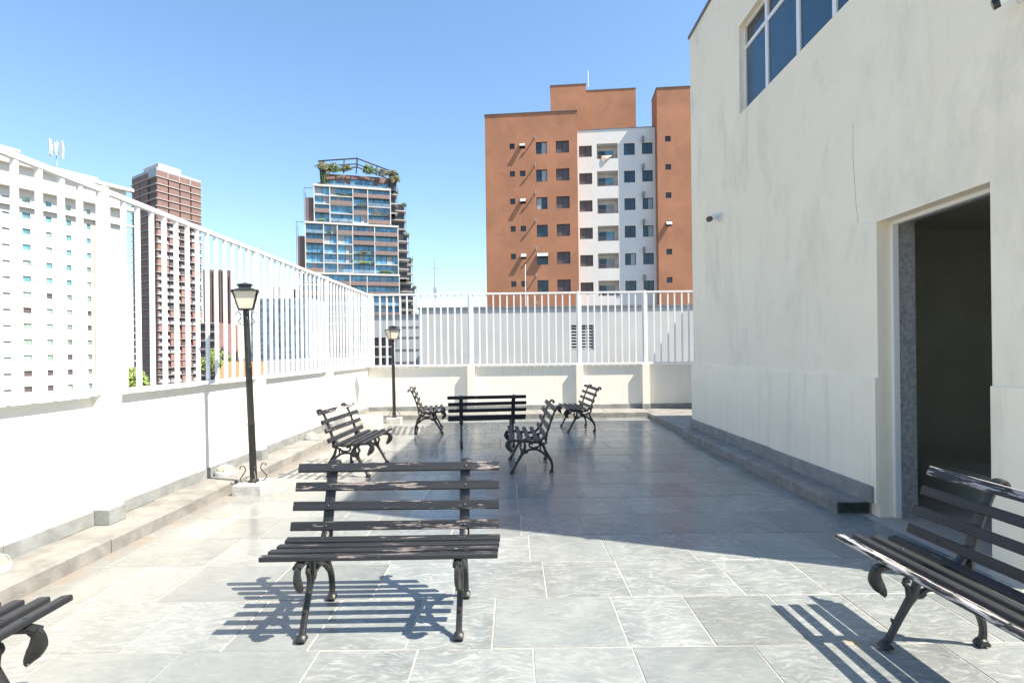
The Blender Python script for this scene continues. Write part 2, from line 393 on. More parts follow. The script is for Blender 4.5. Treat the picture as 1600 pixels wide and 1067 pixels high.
# ---------------------------------------------------------------- white railings
bar_me = MB().box(-0.0165, 0.0165, -0.0165, 0.0165, 1.20, 2.885).mesh('bar'); bar_me.materials.append(M['white_metal'])
def railing(name, label, base, ang, L, posts, pitch):
    t = thing(name, label, 'railing', base, ang)
    ends = [0] + [e for p in posts for e in (p - 0.032, p + 0.032)] + [L]
    for a, b in zip(ends[0::2], ends[1::2]):
        MB().box(a, b, -0.025, 0.025, 2.883, 2.925).build('top_rail', 'white_metal', t)
        MB().box(a, b, -0.025, 0.025, 1.182, 1.222).build('bottom_rail', 'white_metal', t)
        n = max(1, round((b - a) / pitch))
        for i in range(n + 1):
            xx = a + 0.017 + (b - a - 0.034) * i / n
            if (b - a) / n > 0.05: place('bar', bar_me, t, (xx + (random.uniform(-.004, .004) if 0 < i < n else 0), 0, 0), (random.uniform(-.0015, .0015), random.uniform(-.002, .002), 0))
    for p in posts:
        MB().box(p - 0.031, p + 0.031, -0.03, 0.03, 1.176, 2.94).build('post', 'white_metal', t)
    return t
railing('railing', 'tall white bar railing on the left parapet, running away from the camera', (-3.455, 0.5, 0), R(90), 12.50, [p - 0.5 for p in left_p], 0.190)
railing('railing', 'white bar railing across the back parapet in front of the grey wall', (-3.425, 13.035, 0), 0, 9.0, [0.03, 2.41, 5.005, 6.585], 0.170)

# ---------------------------------------------------------------- terrace building on the right
bl = thing('terrace_building', 'cream plastered two-storey building with open doorway on the right', 'building', (3.23, 9.75, 0), R(-90))
LB, HB = 6.40, 7.07
WIN = (2.09, 5.85, 4.80, 6.03); DOOR = (4.93, 6.08, -0.05, 2.61)
m = MB()
raw(facade(MB(), 0, LB, -0.05, HB, [WIN], 0.13) if False else facade(m, 0, LB, -0.05, HB, [WIN, DOOR], 0.13), 'wall', 'stained_wall', bl)
DP = 9.0
raw(MB().add([(0, 0, -.05), (0, DP, -.05), (0, DP, HB), (0, 0, HB)], [(0, 1, 2, 3)]), 'wall', 'cream_wall', bl)
raw(MB().add([(LB, 0, -.05), (LB, DP, -.05), (LB, DP, HB), (LB, 0, HB)], [(0, 1, 2, 3)]), 'wall', 'cream_wall', bl)
raw(MB().add([(0, DP, -.05), (LB, DP, -.05), (LB, DP, HB), (0, DP, HB)], [(0, 1, 2, 3)]), 'wall', 'cream_wall', bl)
MB().box(-0.03, LB + 0.03, -0.025, DP + 0.03, HB, HB + 0.05).build('roof_coping', 'coping', bl)
# lower painted band and stone skirting
MB().cbox(-0.045, DOOR[0] - 0.001, -0.028, 0.02, 0.11, 1.235, 0.006).build('dado', 'dado_paint', bl)
MB().cbox(DOOR[1] + 0.012, LB + 0.02, -0.026, 0.02, -0.02, 1.235, 0.006).build('dado', 'dado_paint', bl)
t = -0.075
while t < DOOR[0] - 0.1:
    e = min(t + random.uniform(0.9, 1.2), DOOR[0] - 0.03)
    if DOOR[0] - e < 0.4: e = DOOR[0] - 0.03
    MB().cbox(t + 0.002, e - 0.002, -0.052, 0.01, 0.113, 0.265 + random.uniform(-.004, .004), 0.006).build('skirting', 'grey_stone', bl); t = e
for cp in ([(4.62, 3.62), (4.615, 3.35), (4.63, 3.1), (4.65, 2.85), (4.68, 2.66), (4.93, 2.60)], [(2.3, 4.8), (2.33, 4.5), (2.30, 4.1), (2.36, 3.9)]):
    ck = MB()
    for p_, q_ in zip(cp, cp[1:]):
        ck.add([(p_[0] - .003, -.0006, p_[1]), (p_[0] + .002, -.0006, p_[1]), (q_[0] + .0025, -.0006, q_[1]), (q_[0] - .002, -.0006, q_[1])], [(0, 1, 2, 3)])
    raw(ck, 'crack', 'kerb_stone', bl)
# doorway: painted frame, granite jamb, dark room
MB().box(DOOR[0] - 0.01, DOOR[0] + 0.028, 0.125, 0.175, -0.01, DOOR[3] - 0.03).build('door_frame', 'white_metal', bl)
MB().box(DOOR[0] - 0.01, DOOR[1] + 0.02, 0.127, 0.173, DOOR[3] - 0.03, DOOR[3] + 0.012).build('door_frame', 'white_metal', bl)
MB().box(DOOR[1] - 0.006, DOOR[1] + 0.03, 0.127, 0.175, -0.01, DOOR[3] - 0.032).build('door_frame', 'white_metal', bl)
MB().box(DOOR[0] - 0.05, DOOR[0] + 0.012, 0.176, 0.33, -0.01, DOOR[3]).build('granite_jamb', 'granite', bl)
MB().box(DOOR[1] - 0.004, DOOR[1] + 0.05, 0.177, 0.33, -0.01, DOOR[3]).build('granite_jamb', 'granite', bl)
MB().box(DOOR[0] - 0.05, DOOR[1] + 0.05, 0.174, 0.33, DOOR[3] + 0.001, DOOR[3] + 0.06).build('lintel', 'granite', bl)
rm = MB(); rx0, rx1, ry0, ry1, rz1 = 3.2, 6.30, 0.331, 3.4, 2.9
for q in ([(rx0, ry1, -.01), (rx1, ry1, -.01), (rx1, ry1, rz1), (rx0, ry1, rz1)], [(rx0, ry0, -.01), (rx0, ry1, -.01), (rx0, ry1, rz1), (rx0, ry0, rz1)],
          [(rx1, ry0, -.01), (rx1, ry1, -.01), (rx1, ry1, rz1), (rx1, ry0, rz1)], [(rx0, ry0, rz1), (rx1, ry0, rz1), (rx1, ry1, rz1), (rx0, ry1, rz1)],
          [(rx0, ry0, -.01), (DOOR[0] - .05, ry0, -.01), (DOOR[0] - .05, ry0, rz1), (rx0, ry0, rz1)], [(DOOR[1] + .05, ry0, -.01), (rx1, ry0, -.01), (rx1, ry0, rz1), (DOOR[1] + .05, ry0, rz1)]):
    rm.add(q, [(0, 1, 2, 3)])
raw(rm, 'room_wall', 'room_wall', bl)
MB().box(3.6, 5.3, 1.2, 1.7, 0.0, 0.28).build('step', 'room_wall', bl)
MB().box(DOOR[1] - 0.03, DOOR[1] - 0.007, 0.10, 0.14, 1.25, 1.36).build('door_catch', 'dark_metal', bl)
# strip window
wd = MB().box(WIN[0], WIN[1], 0.125, 0.13, WIN[2], WIN[3])
pane_y = 0.118; TR = 5.72
cuts = [WIN[0], 2.75, 3.52, 4.22, 5.05, WIN[1]]
for i in range(len(cuts) - 1):
    a, b = cuts[i], cuts[i + 1]
    w = MB()
    w.box(a, a + 0.035, 0.075, 0.123, WIN[2], WIN[3]); w.box(b - 0.035, b, 0.0751, 0.123, WIN[2], WIN[3])
    w.box(a + 0.035, b - 0.035, 0.078, 0.122, TR - 0.025, TR + 0.03); w.box(a + 0.035, b - 0.035, 0.08, 0.122, WIN[3] - 0.03, WIN[3]); w.box(a + 0.035, b - 0.035, 0.08, 0.122, WIN[2], WIN[2] + 0.02)
    fr = w.build('window_frame', 'white_metal', bl)
    MB().box(a + 0.034, b - 0.034, 0.095, 0.103, WIN[2] + 0.019, TR - 0.024).build('pane', 'window_film', fr)
    MB().box(a + 0.034, b - 0.034, 0.105, 0.112, TR + 0.029, WIN[3] - 0.029).build('pane', 'glass_dark', fr)
raw(MB().add([(WIN[0], 0.128, WIN[2]), (WIN[1], 0.128, WIN[2]), (WIN[1], 0.128, WIN[3]), (WIN[0], 0.128, WIN[3])], [(0, 1, 2, 3)]), 'window_backing', 'dark_opening', bl)  # plain dark sheet closing the opening behind the panes
# mossy end of the right ledge
MB().box(2.925, 3.20, 4.918, 4.932, 0.012, 0.10).build('moss_patch', 'moss', struct(bpy.data.objects['ledge_right']))

# unseen wall added behind the building to shade the back wall's right end
bw = MB().box(4.55, 4.75, 12.55, 13.03, 0.0, 3.1).build('shade_wall', 'cream_paint'); bw['label'] = 'unseen cream wall added behind the plastered building to shade the right end of the back wall'; bw['category'] = 'wall'

# stone block in the far left corner
cb = MB().cbox(-3.50, -2.86, 11.22, 11.92, 0.0, 0.165, 0.012).build('corner_block', 'cream_paint'); cb['label'] = 'low cream masonry block in the far left corner beside the lamp post'; cb['category'] = 'block'

# ================================================================ BENCHES
def strap_me(name, paths):
    m = MB()
    for p, r, h in paths: m.strap([(s - 0.245, z) for s, z in p], r, h)
    me = m.mesh(name, True); me.materials.append(M['iron']); return me
F_ = {}
F_['side_frame'] = strap_me('side_frame', [
    ([(.402, .455), (.372, .415), (.33, .390), (.26, .386), (.172, .396), (.086, .404), (0.0, .410), (-.05, .404)], [.014, .016, .017, .016, .015, .016, .017, .012], .024),
    ([(.172, .268), (.226, .294), (.3125, .292), (.377, .258), (.43, .217)], [.012, .013, .013, .015, .018], .013),
    ([(.40, .372), (.356, .352), (.323, .328), (.269, .316), (.226, .33), (.217, .36), (.245, .374), (.258, .357)], [.010, .010, .010, .011, .012, .012, .012, .013], .011),
    ([(.297, .288), (.325, .32), (.345, .355)], .009, .010), ([(.358, .272), (.352, .31), (.36, .35)], .009, .010),
    ([(.43, .372), (.405, .362), (.385, .372)], .010, .012), ([(.437, .38), (.42, .41), (.398, .43)], .008, .010)])
F_['front_leg'] = strap_me('front_leg', [
    ([(.002, .030), (.027, .068), (.075, .155), (.118, .228), (.145, .270), (.163, .33), (.158, .39)], [.020, .015, .017, .020, .026, .017, .014], .017),
    ([(.125, .235), (.118, .30), (.100, .325), (.108, .35)], [.014, .013, .010, .006], .013),
    ([(.15, .262), (.185, .262), (.205, .275)], [.016, .015, .008], .013),
    ([(.118, .33), (.115, .37), (.128, .395)], [.010, .010, .012], .012),
    ([(-.022, .010), (.0, .026), (.026, .012)], [.013, .024, .012], .026), ([(.062, .125), (.040, .135), (.036, .150)], [.010, .008, .004], .010)])
F_['rear_leg'] = strap_me('rear_leg', [
    ([(.390, .372), (.410, .29), (.445, .222), (.484, .155), (.499, .083), (.492, .028)], [.012, .017, .022, .019, .015, .019], .017),
    ([(.465, .010), (.49, .026), (.515, .012)], [.012, .023, .012], .026)])
F_['back_post'] = strap_me('back_post', [
    ([(.425, .365), (.428, .42), (.434, .475), (.468, .583), (.508, .692), (.546, .775), (.576, .820), (.604, .822), (.617, .802), (.603, .789)], [.012, .015, .014, .013, .012, .012, .012, .014, .015, .014], .031)])
F_['front_scroll'] = strap_me('front_scroll', [
    ([(-.012, .404), (-.042, .388), (-.048, .348), (-.026, .308), (-.004, .280), (-.012, .266)], [.016, .026, .035, .030, .014, .010], .015)])
for k_, (z0_, ) in enumerate([(0,)]): pass
bolt_me = MB().lathe([(0.009, -0.002), (0.0085, 0.002), (0.005, 0.0045), (0.0008, 0.0052)], 10).mesh('bolt', True); bolt_me.materials.append(M['dark_metal'])
slat_me = [MB().bar(1.235, 0.053, 0.027, 0.005).mesh('slat') for _ in range(1)][0]; slat_me.materials.append(M['bench_wood'])
SLATS = [(.002, .441, 96), (.105, .434, 93), (.208, .425, 92), (.312, .424, 80), (.404, .478, 16), (.440, .586, 19), (.480, .694, 20), (.526, .798, 25)]
def make_bench(label):
    t = thing('park_bench', label, 'bench', group='black slatted benches on the terrace')
    for s in (-1, 1):
        f = place('side_frame', F_['side_frame'], t, (s * 0.41, 0, 0))
        for nm in ('front_leg', 'rear_leg', 'back_post', 'front_scroll'): place(nm, F_[nm], f)
    for i, (s, z, a) in enumerate(SLATS):
        sl_ = place('slat', slat_me, t, (0, s - 0.245, z), (R(-a), 0, 0))
        for q in (-1, 1):
            b = place('bolt', bolt_me, sl_, (q * 0.41, -0.013, 0.0), (R(90), 0, 0))
    return t
def wear(t, seed, base, special=(), shift=0):
    rnd = random.Random(seed); sp = dict(special); i = 0
    for ch in sorted([c for c in t.children if c.name.startswith('slat')], key=lambda c: (c.location.y + c.location.z * 3)):
        r, g = sp.get(i, (base + rnd.uniform(-0.05, 0.05), 0.15))
        ch.color = (r, g, 0, 1); ch.location.x = rnd.uniform(-0.008, 0.008) + shift; ch.rotation_euler.y = R(rnd.uniform(-.35, .35)); i += 1
proto = make_bench('')
BENCH = [    # x, y, heading, label, wear, special slats
    (-0.715, 3.085, 0.5, 'worn black slatted bench nearest the middle, facing the camera in full sun', 0.145, ()),
    (-2.005, 7.03, 87.3, 'black bench with peeling pale top slat, facing right beside the tall lamp post', 0.10, ((7, (0.22, 0.7)),)),
    (-1.636, 10.47, 98, 'small far bench near the back wall beside the far lamp post, facing right', 0.06, ()),
    (-0.445, 8.80, 186, 'black bench seen from behind, its back turned to the camera', 0.03, ()),
    (0.196, 7.13, -88, 'black bench in building shade seen side-on, facing left towards the middle', 0.05, ()),
    (1.215, 10.48, -86, 'farthest right bench by the back wall, seen side-on facing left', 0.05, ()),
    (2.09, 2.305, -88.5, 'bench with peeling white paint on front slat, cut by right edge, near doorway', 0.06, ((0, (0.215, 0.8)), (7, (0.225, 0.5)))),
    (-2.215, 1.78, 91, 'bench end cut by the bottom left corner of the picture', 0.02, ()),
]
for i, (x, y, a, lab, w, sp) in enumerate(BENCH):
    b = proto if i == 0 else copy_tree(proto)
    b.location = (x, y, 0); b.rotation_euler = (0, 0, R(a)); b['label'] = lab; wear(b, i + 3, w, sp, -0.15 if i == 6 else 0)

# ================================================================ LAMP POSTS
def lamp_post(label, x, y, h, lean, head_rot, plinth):
    t = thing('lamp_post', label, 'lamp post', (x, y, 0), group='lantern lamp posts')
    px, py = plinth
    MB().cbox(-px / 2, px / 2, -py / 2, py / 2, 0, 0.115, 0.012).build('plinth', 'plinth_stone', t)
    L = Matrix.Translation((0, 0, 0.11)) @ Matrix.Rotation(R(lean), 4, 'Y')
    H_ = h - 0.11; hb = H_ - 0.305       # bottom of the lantern above the plinth
    prof = [(0.056, 0), (0.056, .02), (0.037, .04), (0.037, hb * .33), (0.0395, hb * .33 + .004), (0.0395, hb * .33 + .02), (0.036, hb * .33 + .024), (0.035, hb * .66), (0.0365, hb * .66 + .004), (0.0365, hb * .66 + .018), (0.033, hb * .66 + .022), (0.032, hb)]
    MB().lathe(prof, 20).xf(L).build('post', 'iron', t, True)
    for k in range(4):
        rz = Matrix.Rotation(math.pi / 2 * k + 0.6, 4, 'Z')
        pts = spline([(.046, 0, .004), (.10, 0, .006), (.135, 0, .045), (.10, 0, .10), (.075, 0, .145), (.095, 0, .19), (.125, 0, .185), (.13, 0, .16)])
        MB().tube(pts, .006, 6).xf(L @ rz).build('base_scroll', 'iron', t, True)
        pts = spline([(.032, 0, hb - .16), (.058, 0, hb - .15), (.085, 0, hb - .125), (.062, 0, hb - .10), (.05, 0, hb - .06), (.075, 0, hb - .02), (.10, 0, hb - .03), (.098, 0, hb - .055)])
        MB().tube(pts, .0045, 6).xf(L @ rz).build('top_scroll', 'iron', t, True)
    HR = L @ Matrix.Translation((0, 0, hb)) @ Matrix.Rotation(R(head_rot), 4, 'Z')
    hd = MB(); b0, b1, z0, z1 = .072, .122, .012, .205
    hd.box(-b0 - .006, b0 + .006, -b0 - .006, b0 + .006, 0, .014)
    for sx in (-1, 1):
        for sy in (-1, 1): hd.tube([(sx * b0, sy * b0, z0), (sx * b1, sy * b1, z1)], .008, 4)
    for s in (-1, 1):
        hd.tube([(-b1, s * b1, z1), (b1, s * b1, z1)], .007, 4); hd.tube([(s * b1, -b1, z1), (s * b1, b1, z1)], .007, 4)
    head = hd.xf(HR).build('lantern_frame', 'iron', t)
    rf = MB(); sq = lambda r, z: [(-r, -r, z), (r, -r, z), (r, r, z), (-r, r, z)]
    rf.loft([sq(.142, .203), sq(.142, .207), sq(.075, .232), sq(.062, .234), sq(.062, .272), sq(.078, .273), sq(.078, .277), sq(.004, .304)])
    rf.xf(HR).build('lantern_roof', 'dark_metal', t)
    for k in range(4):
        g = MB(); a, c = b0 - .006, b1 - .008
        g.add([(-a, -b0 + .002, z0), (a, -b0 + .002, z0), (c, -b1 + .004, z1), (-c, -b1 + .004, z1), (-a, -b0 + .006, z0), (a, -b0 + .006, z0), (c, -b1 + .008, z1), (-c, -b1 + .008, z1)],
              [(0, 1, 2, 3), (4, 7, 6, 5), (0, 4, 5, 1), (1, 5, 6, 2), (2, 6, 7, 3), (3, 7, 4, 0)])
        g.xf(HR @ Matrix.Rotation(math.pi / 2 * k, 4, 'Z')).build('pane', 'frosted_glass', t)
    return t
lamp_post('tall black lantern post on a stone plinth at the left kerb, nearer one', -2.865, 5.97, 2.30, -1.9, 24, (.30, .34))
lamp_post('smaller looking far lantern post in the back left corner', -2.60, 11.82, 2.11, -0.6, 38, (.30, .26))

# bulkhead lights lying on the left ledge
def bulkhead(label, x, y, rz):
    t = thing('bulkhead_light', label, 'light', (x, y, 0.112), R(rz), 'bulkhead lights on the left ledge')
    el = lambda r, z, q=0.72: [(r * math.cos(2 * math.pi * i / 24), r * q * math.sin(2 * math.pi * i / 24), z) for i in range(24)]
    MB().loft([el(.115, 0), el(.115, .035), el(.105, .048), el(.094, .05)]).build('base_ring', 'grey_panel', t, True)
    MB().loft([el(.094, .05), el(.086, .075), el(.062, .098), el(.03, .108), el(.004, .11)]).build('glass_dome', 'amber_glass', t, True)
    c = MB(); c.tube(spline([(-.105, 0, .045), (-.085, 0, .085), (0, 0, .118), (.085, 0, .085), (.105, 0, .045)]), .007, 6); c.tube(spline([(0, -.076, .045), (0, -.06, .085), (0, 0, .118), (0, .06, .085), (0, .076, .045)]), .007, 6)
    c.build('cage', 'grey_panel', t, True)
bulkhead('round caged bulkhead light on the ledge behind the nearer lamp post', -3.37, 6.33, 20)
bulkhead('round caged bulkhead light on the ledge behind the peeling bench', -3.32, 8.90, 0)
bulkhead('round caged bulkhead light on the ledge at the left picture edge', -3.40, 3.52, 70)

# security cameras on the plastered wall
def bullet(label, y, z, s, aim):
    t = thing('security_camera', label, 'camera', (3.23, y, z), 0, 'security cameras on the plastered wall')
    MB().cbox(-0.03 * s, 0.0, -.045 * s, .045 * s, -.05 * s, .05 * s, .004).build('wall_box', 'plastic_white', t)
    d = Vector(aim).normalized(); p0 = Vector((-0.03 * s, 0, 0)); p1 = p0 + Vector((-.05, 0, 0)) * s
    MB().tube([p0, p1], .013 * s, 8).build('arm', 'plastic_white', t, True)
    q0 = p1 - d * .05 * s; q1 = p1 + d * .10 * s
    bd = MB().tube([q0, q1], .036 * s, 16).build('camera_body', 'plastic_white', t, True)
    MB().tube([q1 - d * .004, q1 + d * .035 * s], [.038 * s, .038 * s], 16).build('lens_hood', 'lens_black', t, True)
    side = d.cross(Vector((0, 0, 1))).normalized()
    st = MB().tube([q0 + d * .03 * s - side * .0365 * s * -1, q1 - d * .02 * s - side * .0365 * s * -1], .008 * s, 6).build('sticker', 'lime_sticker', bd)
bullet('small white security camera on the plastered wall near its far corner', 8.43, 3.55, 1.15, (-.75, -.55, -.35))
bullet('white security camera with dark lens at the top right corner', 3.395, 3.70, 0.85, (-.75, .62, -.30))

# ================================================================ BUILDINGS BEYOND
# ---- orange tower
og = thing('apartment_tower', 'orange terracotta apartment tower with white central strip', 'building', (-3.133, 60, 0), -0.087)
OROWS = [23.74 - 3.02 * i for i in range(7)]
PR = 1.15                                                   # the white strip lies back by this much
winmat = {}
def winpart(parent, x0, x1, z0, z1, y, kind, rnd):
    """frame + panes, set in an opening"""
    f = 0.05; fm = MB()
    fm.box(x0, x0 + f, y - .03, y + .03, z0, z1); fm.box(x1 - f, x1, y - .03, y + .03, z0, z1); fm.box(x0 + f, x1 - f, y - .03, y + .03, z0, z0 + f); fm.box(x0 + f, x1 - f, y - .03, y + .03, z1 - f, z1)
    mid = (x0 + x1) / 2
    if x1 - x0 > 0.9: fm.box(mid - .03, mid + .03, y - .028, y + .03, z0 + f, z1 - f)
    fo = fm.build('window', 'dark_metal', parent)
    if x1 - x0 > 0.9:
        for a, b in ((x0 + f, mid - .03), (mid + .03, x1 - f)):
            mt = kind
            if kind == 'glass_blue' and rnd.random() < 0.18: mt = 'curtain'
            MB().box(a, b, y + .0, y + .02, z0 + f, z1 - f).build('pane', mt, fo)
    else: MB().box(x0 + f, x1 - f, y, y + .02, z0 + f, z1 - f).build('pane', kind, fo)
    return fo
rnd = random.Random(4)
hl = [(0.3 + 2.71, 0.3 + 3.27, .0, .61, 'glass_dark'), (4.12, 4.72, .0, .62, 'glass_dark'), (5.89, 7.09, -.66, .66, 'glass_blue'), (8.07, 9.5, -.64, .68, 'shutter')]
holes = []; items = []
for i, z in enumerate(OROWS):
    for a, b, c, d, k in hl: holes.append((a, b, round(z + c, 3), round(z + d, 3))); items.append((a, b, z + c, z + d, k))
raw(facade(MB(), 0.3, 10.4, -25, 27.62, [], 0.25) if False else facade(MB(), 0.3, 10.4, -25, 27.62, holes, 0.22), 'wall', 'terracotta', og)
for a, b, c, d, k in items: winpart(og, a, b, c, d, 0.18, k, rnd)
MB().box(0.3, 10.4, 0.25, 20, -25, 27.62).build('core', 'terracotta', og)
MB().box(0.22, 10.46, -.08, 20, 27.62, 27.68).build('coping', 'coping', og)
# white strip
wl = [(10.61, 12.03, -.80, .45, 'shutter'), (12.57, 14.85, -1.08, .60, 'balcony'), (15.51, 16.70, -.78, .52, 'glass_blue'), (17.47, 18.62, -.75, .50, 'glass_blue')]
holes = []; items = []
for i, z in enumerate(OROWS):
    z -= .27
    for a, b, c, d, k in wl: holes.append((a, b, round(z + c + .27, 3), round(z + d + .27, 3))); items.append((a, b, z + c + .27, z + d + .27, k, i))
wm = facade(MB(), 10.4, 18.9, -25, 25.9, holes, 0.25).xf(Matrix.Translation((0, PR, 0)))
raw(wm, 'wall', 'render_white', og)
MB().box(10.41, 18.9, PR + 1.3, 20, -25, 25.9).build('core', 'render_white', og)
MB().box(10.42, 18.88, PR - .06, 20, 25.9, 25.96).build('coping', 'coping', og)
for a, b, c, d, k, i in items:
    if k != 'balcony':
        fo = winpart(og, a, b, c, d, PR + 0.19, k, rnd)
    else:
        bx = MB()   # balcony niche
        yb = PR + 1.25
        for q in ([(a, PR + .25, c), (b, PR + .25, c), (b, yb, c), (a, yb, c)], [(a, PR + .25, d), (b, PR + .25, d), (b, yb, d), (a, yb, d)], [(a, PR + .25, c), (a, yb, c), (a, yb, d), (a, PR + .25, d)], [(b, PR + .25, c), (b, yb, c), (b, yb, d), (b, PR + .25, d)], [(a, yb, c), (b, yb, c), (b, yb, d), (a, yb, d)]):
            bx.add(q, [(0, 1, 2, 3)])
        nb = raw(bx, 'balcony', 'render_white', og)
        winpart(nb, a + .25, b - .35, c + .02, d - .42, PR + 1.18, 'glass_blue', rnd) if False else None
        MB().box(a + .22, b - .38, PR + 1.17, PR + 1.24, c + .02, d - .42).build('balcony_door', 'curtain' if i in (2, 4, 5) else 'glass_sky', nb)
        MB().box(a + .22, a + 1.0, PR + 1.14, PR + 1.165, c + .02, d - .42).build('door_leaf', 'glass_blue', nb)
        rl = MB(); rl.box(a + .0, b - .0, PR + .08, PR + .12, c + .38, c + .43); rl.box(a, b, PR + .08, PR + .12, c + .14, c + .18); rl.box(a, b, PR + .08, PR + .12, c + .02, c + .06)
        rl.build('railing', 'brown_panel', nb)
# towel over the top balcony
MB().add([(13.05, PR - .04, 22.95), (14.25, PR - .05, 23.0), (13.75, PR - .2, 22.62), (13.3, PR - .12, 22.28), (13.12, PR - .1, 22.5)], [(0, 1, 2), (0, 2, 3), (0, 3, 4)]).build('hanging_towel', 'cloth_tan', og)
# right block
holes = []; items = []
for z in OROWS: holes.append((19.74, 20.34, round(z + .07, 3), round(z + .67, 3))); items.append((19.74, 20.34, z + .07, z + .67))
raw(facade(MB(), 18.92, 26, -25, 29.6, holes, 0.22), 'wall', 'terracotta', og)
for a, b, c, d in items: winpart(og, a, b, c, d, 0.18, 'glass_dark', rnd)
MB().box(18.92, 26, 0.25, 3.2, -25, 29.6).build('core', 'terracotta', og)
MB().box(19.5, 26, 3.2, 20, -25, 25.9).build('core', 'terracotta', og)
raw(MB().add([(18.92, 0, -25), (18.92, .25, -25), (18.92, .25, 29.6), (18.92, 0, 29.6)], [(0, 1, 2, 3)]), 'wall', 'terracotta', og)
raw(MB().add([(0.3, 0, -25), (0.3, .25, -25), (0.3, .25, 27.62), (0.3, 0, 27.62)], [(0, 1, 2, 3)]), 'wall', 'terracotta', og)
raw(MB().add([(10.4, 0, -25), (10.4, .25, -25), (10.4, .25, 27.62), (10.4, 0, 27.62)], [(0, 1, 2, 3)]), 'wall', 'terracotta', og)
MB().box(18.86, 26, -.06, 3.2, 29.6, 29.66).build('coping', 'coping', og)
MB().box(7.5, 11.6, 4.0, 14, 27.0, 32.4).build('roof_tower', 'terracotta', og)
MB().box(11.6, 17.3, 4.2, 14, 25.9, 31.7).build('roof_tower', 'terracotta', og)
MB().box(7.45, 11.65, 3.95, 14, 32.4, 32.46).build('coping', 'coping', og)
MB().box(11.6, 17.35, 4.15, 14, 31.7, 31.76).build('coping', 'coping', og)
MB().tube([(11.9, 4.6, 32.3), (11.9, 4.6, 34.2)], .05, 6).build('mast', 'white_metal', og)
for z in OROWS:
    MB().tube([(5.75, 0.05, z + 1.05), (5.75, -.36, z + 1.05), (5.75, -.42, z + 1.28)], .09, 8).build('vent_pipe', 'curtain', og, True)
    MB().box(17.45, 17.68, PR - .35, PR - .01, z + .55, z + 1.12).build('vent_pipe', 'kerb_stone', og)
for (a, z, w) in ((4.12, 0, .6), (4.12, 2, .6), (4.12, 4, .6), (5.9, 4, 1.2), (19.74, 3, .6)):
    zz = OROWS[z] + (.60 if w < 1 else .62)
    MB().add([(a, 0.0, zz), (a + w, 0.0, zz), (a + w, -.42, zz - .42), (a, -.42, zz - .42), (a, -.03, zz - .03), (a + w, -.03, zz - .03)], [(0, 1, 2, 3)]).build('open_awning', 'grey_panel', og)
for i in range(16):   # repair outlines on the plaster: thin lines of lighter filler
    a, z, w, h = rnd.choice([rnd.uniform(.6, 2.4), rnd.uniform(7.2, 7.7), rnd.uniform(1, 5)]), rnd.uniform(5, 27), rnd.uniform(.5, 1.5), rnd.uniform(.5, 1.0)
    if any(not (a + w < x0 - .1 or a > x1 + .1 or z + h < zz0 - .1 or z > zz1 + .1) for zc in OROWS for x0, x1, zz0, zz1, _k in [(p[0], p[1], zc + p[2], zc + p[3], 0) for p in hl]): continue
    pm = MB(); t_ = .025
    pm.box(a, a + w, -.006, .0, z, z + t_); pm.box(a, a + w, -.006, .0, z + h, z + h + t_); pm.box(a, a + t_, -.006, .0, z + t_, z + h); pm.box(a + w - t_, a + w, -.006, .0, z + t_, z + h)
    pm.build('plaster_patch', 'terracotta_patch', og)

# ---- grey blank wall just beyond the back railing, with louvred vent
gw = thing('grey_building', 'plain grey rendered neighbour wall behind the back railing', 'building', (-3.80, 22, 0))
vh = (6.13, 7.08, 1.56, 2.56)
raw(facade(MB(), 0, 16, -25, 3.26, [vh], .25), 'wall', 'grey_render', gw)
MB().box(0, 16, .26, 12, -25, 3.26).build('core', 'grey_render', gw)
raw(MB().add([(0, 0, -25), (0, .26, -25), (0, .26, 3.26), (0, 0, 3.26)], [(0, 1, 2, 3)]), 'wall', 'grey_render', gw)
MB().box(-.04, 16.1, -.05, 12, 3.26, 3.34).build('coping', 'coping', gw)
lv = MB(); lv.box(vh[0], vh[0] + .05, .05, .2, vh[2], vh[3]); lv.box(vh[1] - .05, vh[1], .05, .2, vh[2], vh[3]); lv.box(vh[0] + .60, vh[0] + .66, .05, .2, vh[2], vh[3])
lo = lv.build('louvre_window', 'grey_render', gw)
for i in range(8):
    z = vh[2] + .04 + i * .122
    for a, b in ((vh[0] + .05, vh[0] + .60), (vh[0] + .66, vh[1] - .05)):
        MB().add([(a, .03, z), (b, .03, z), (b, .15, z + .07), (a, .15, z + .07), (a, .03, z - .012), (b, .03, z - .012), (b, .15, z + .058), (a, .15, z + .058)], [(0, 1, 2, 3), (4, 7, 6, 5), (0, 4, 5, 1), (1, 5, 6, 2), (2, 6, 7, 3), (3, 7, 4, 0)]).build('louvre_slat', 'slab_white', lo)
raw(MB().add([(vh[0], .24, vh[2]), (vh[1], .24, vh[2]), (vh[1], .24, vh[3]), (vh[0], .24, vh[3])], [(0, 1, 2, 3)]), 'backing', 'dark_opening', gw)
MB().tube([(4.35, 1.0, 3.3), (4.35, 1.0, 5.2)], .02, 6).build('mast', 'white_metal', gw)

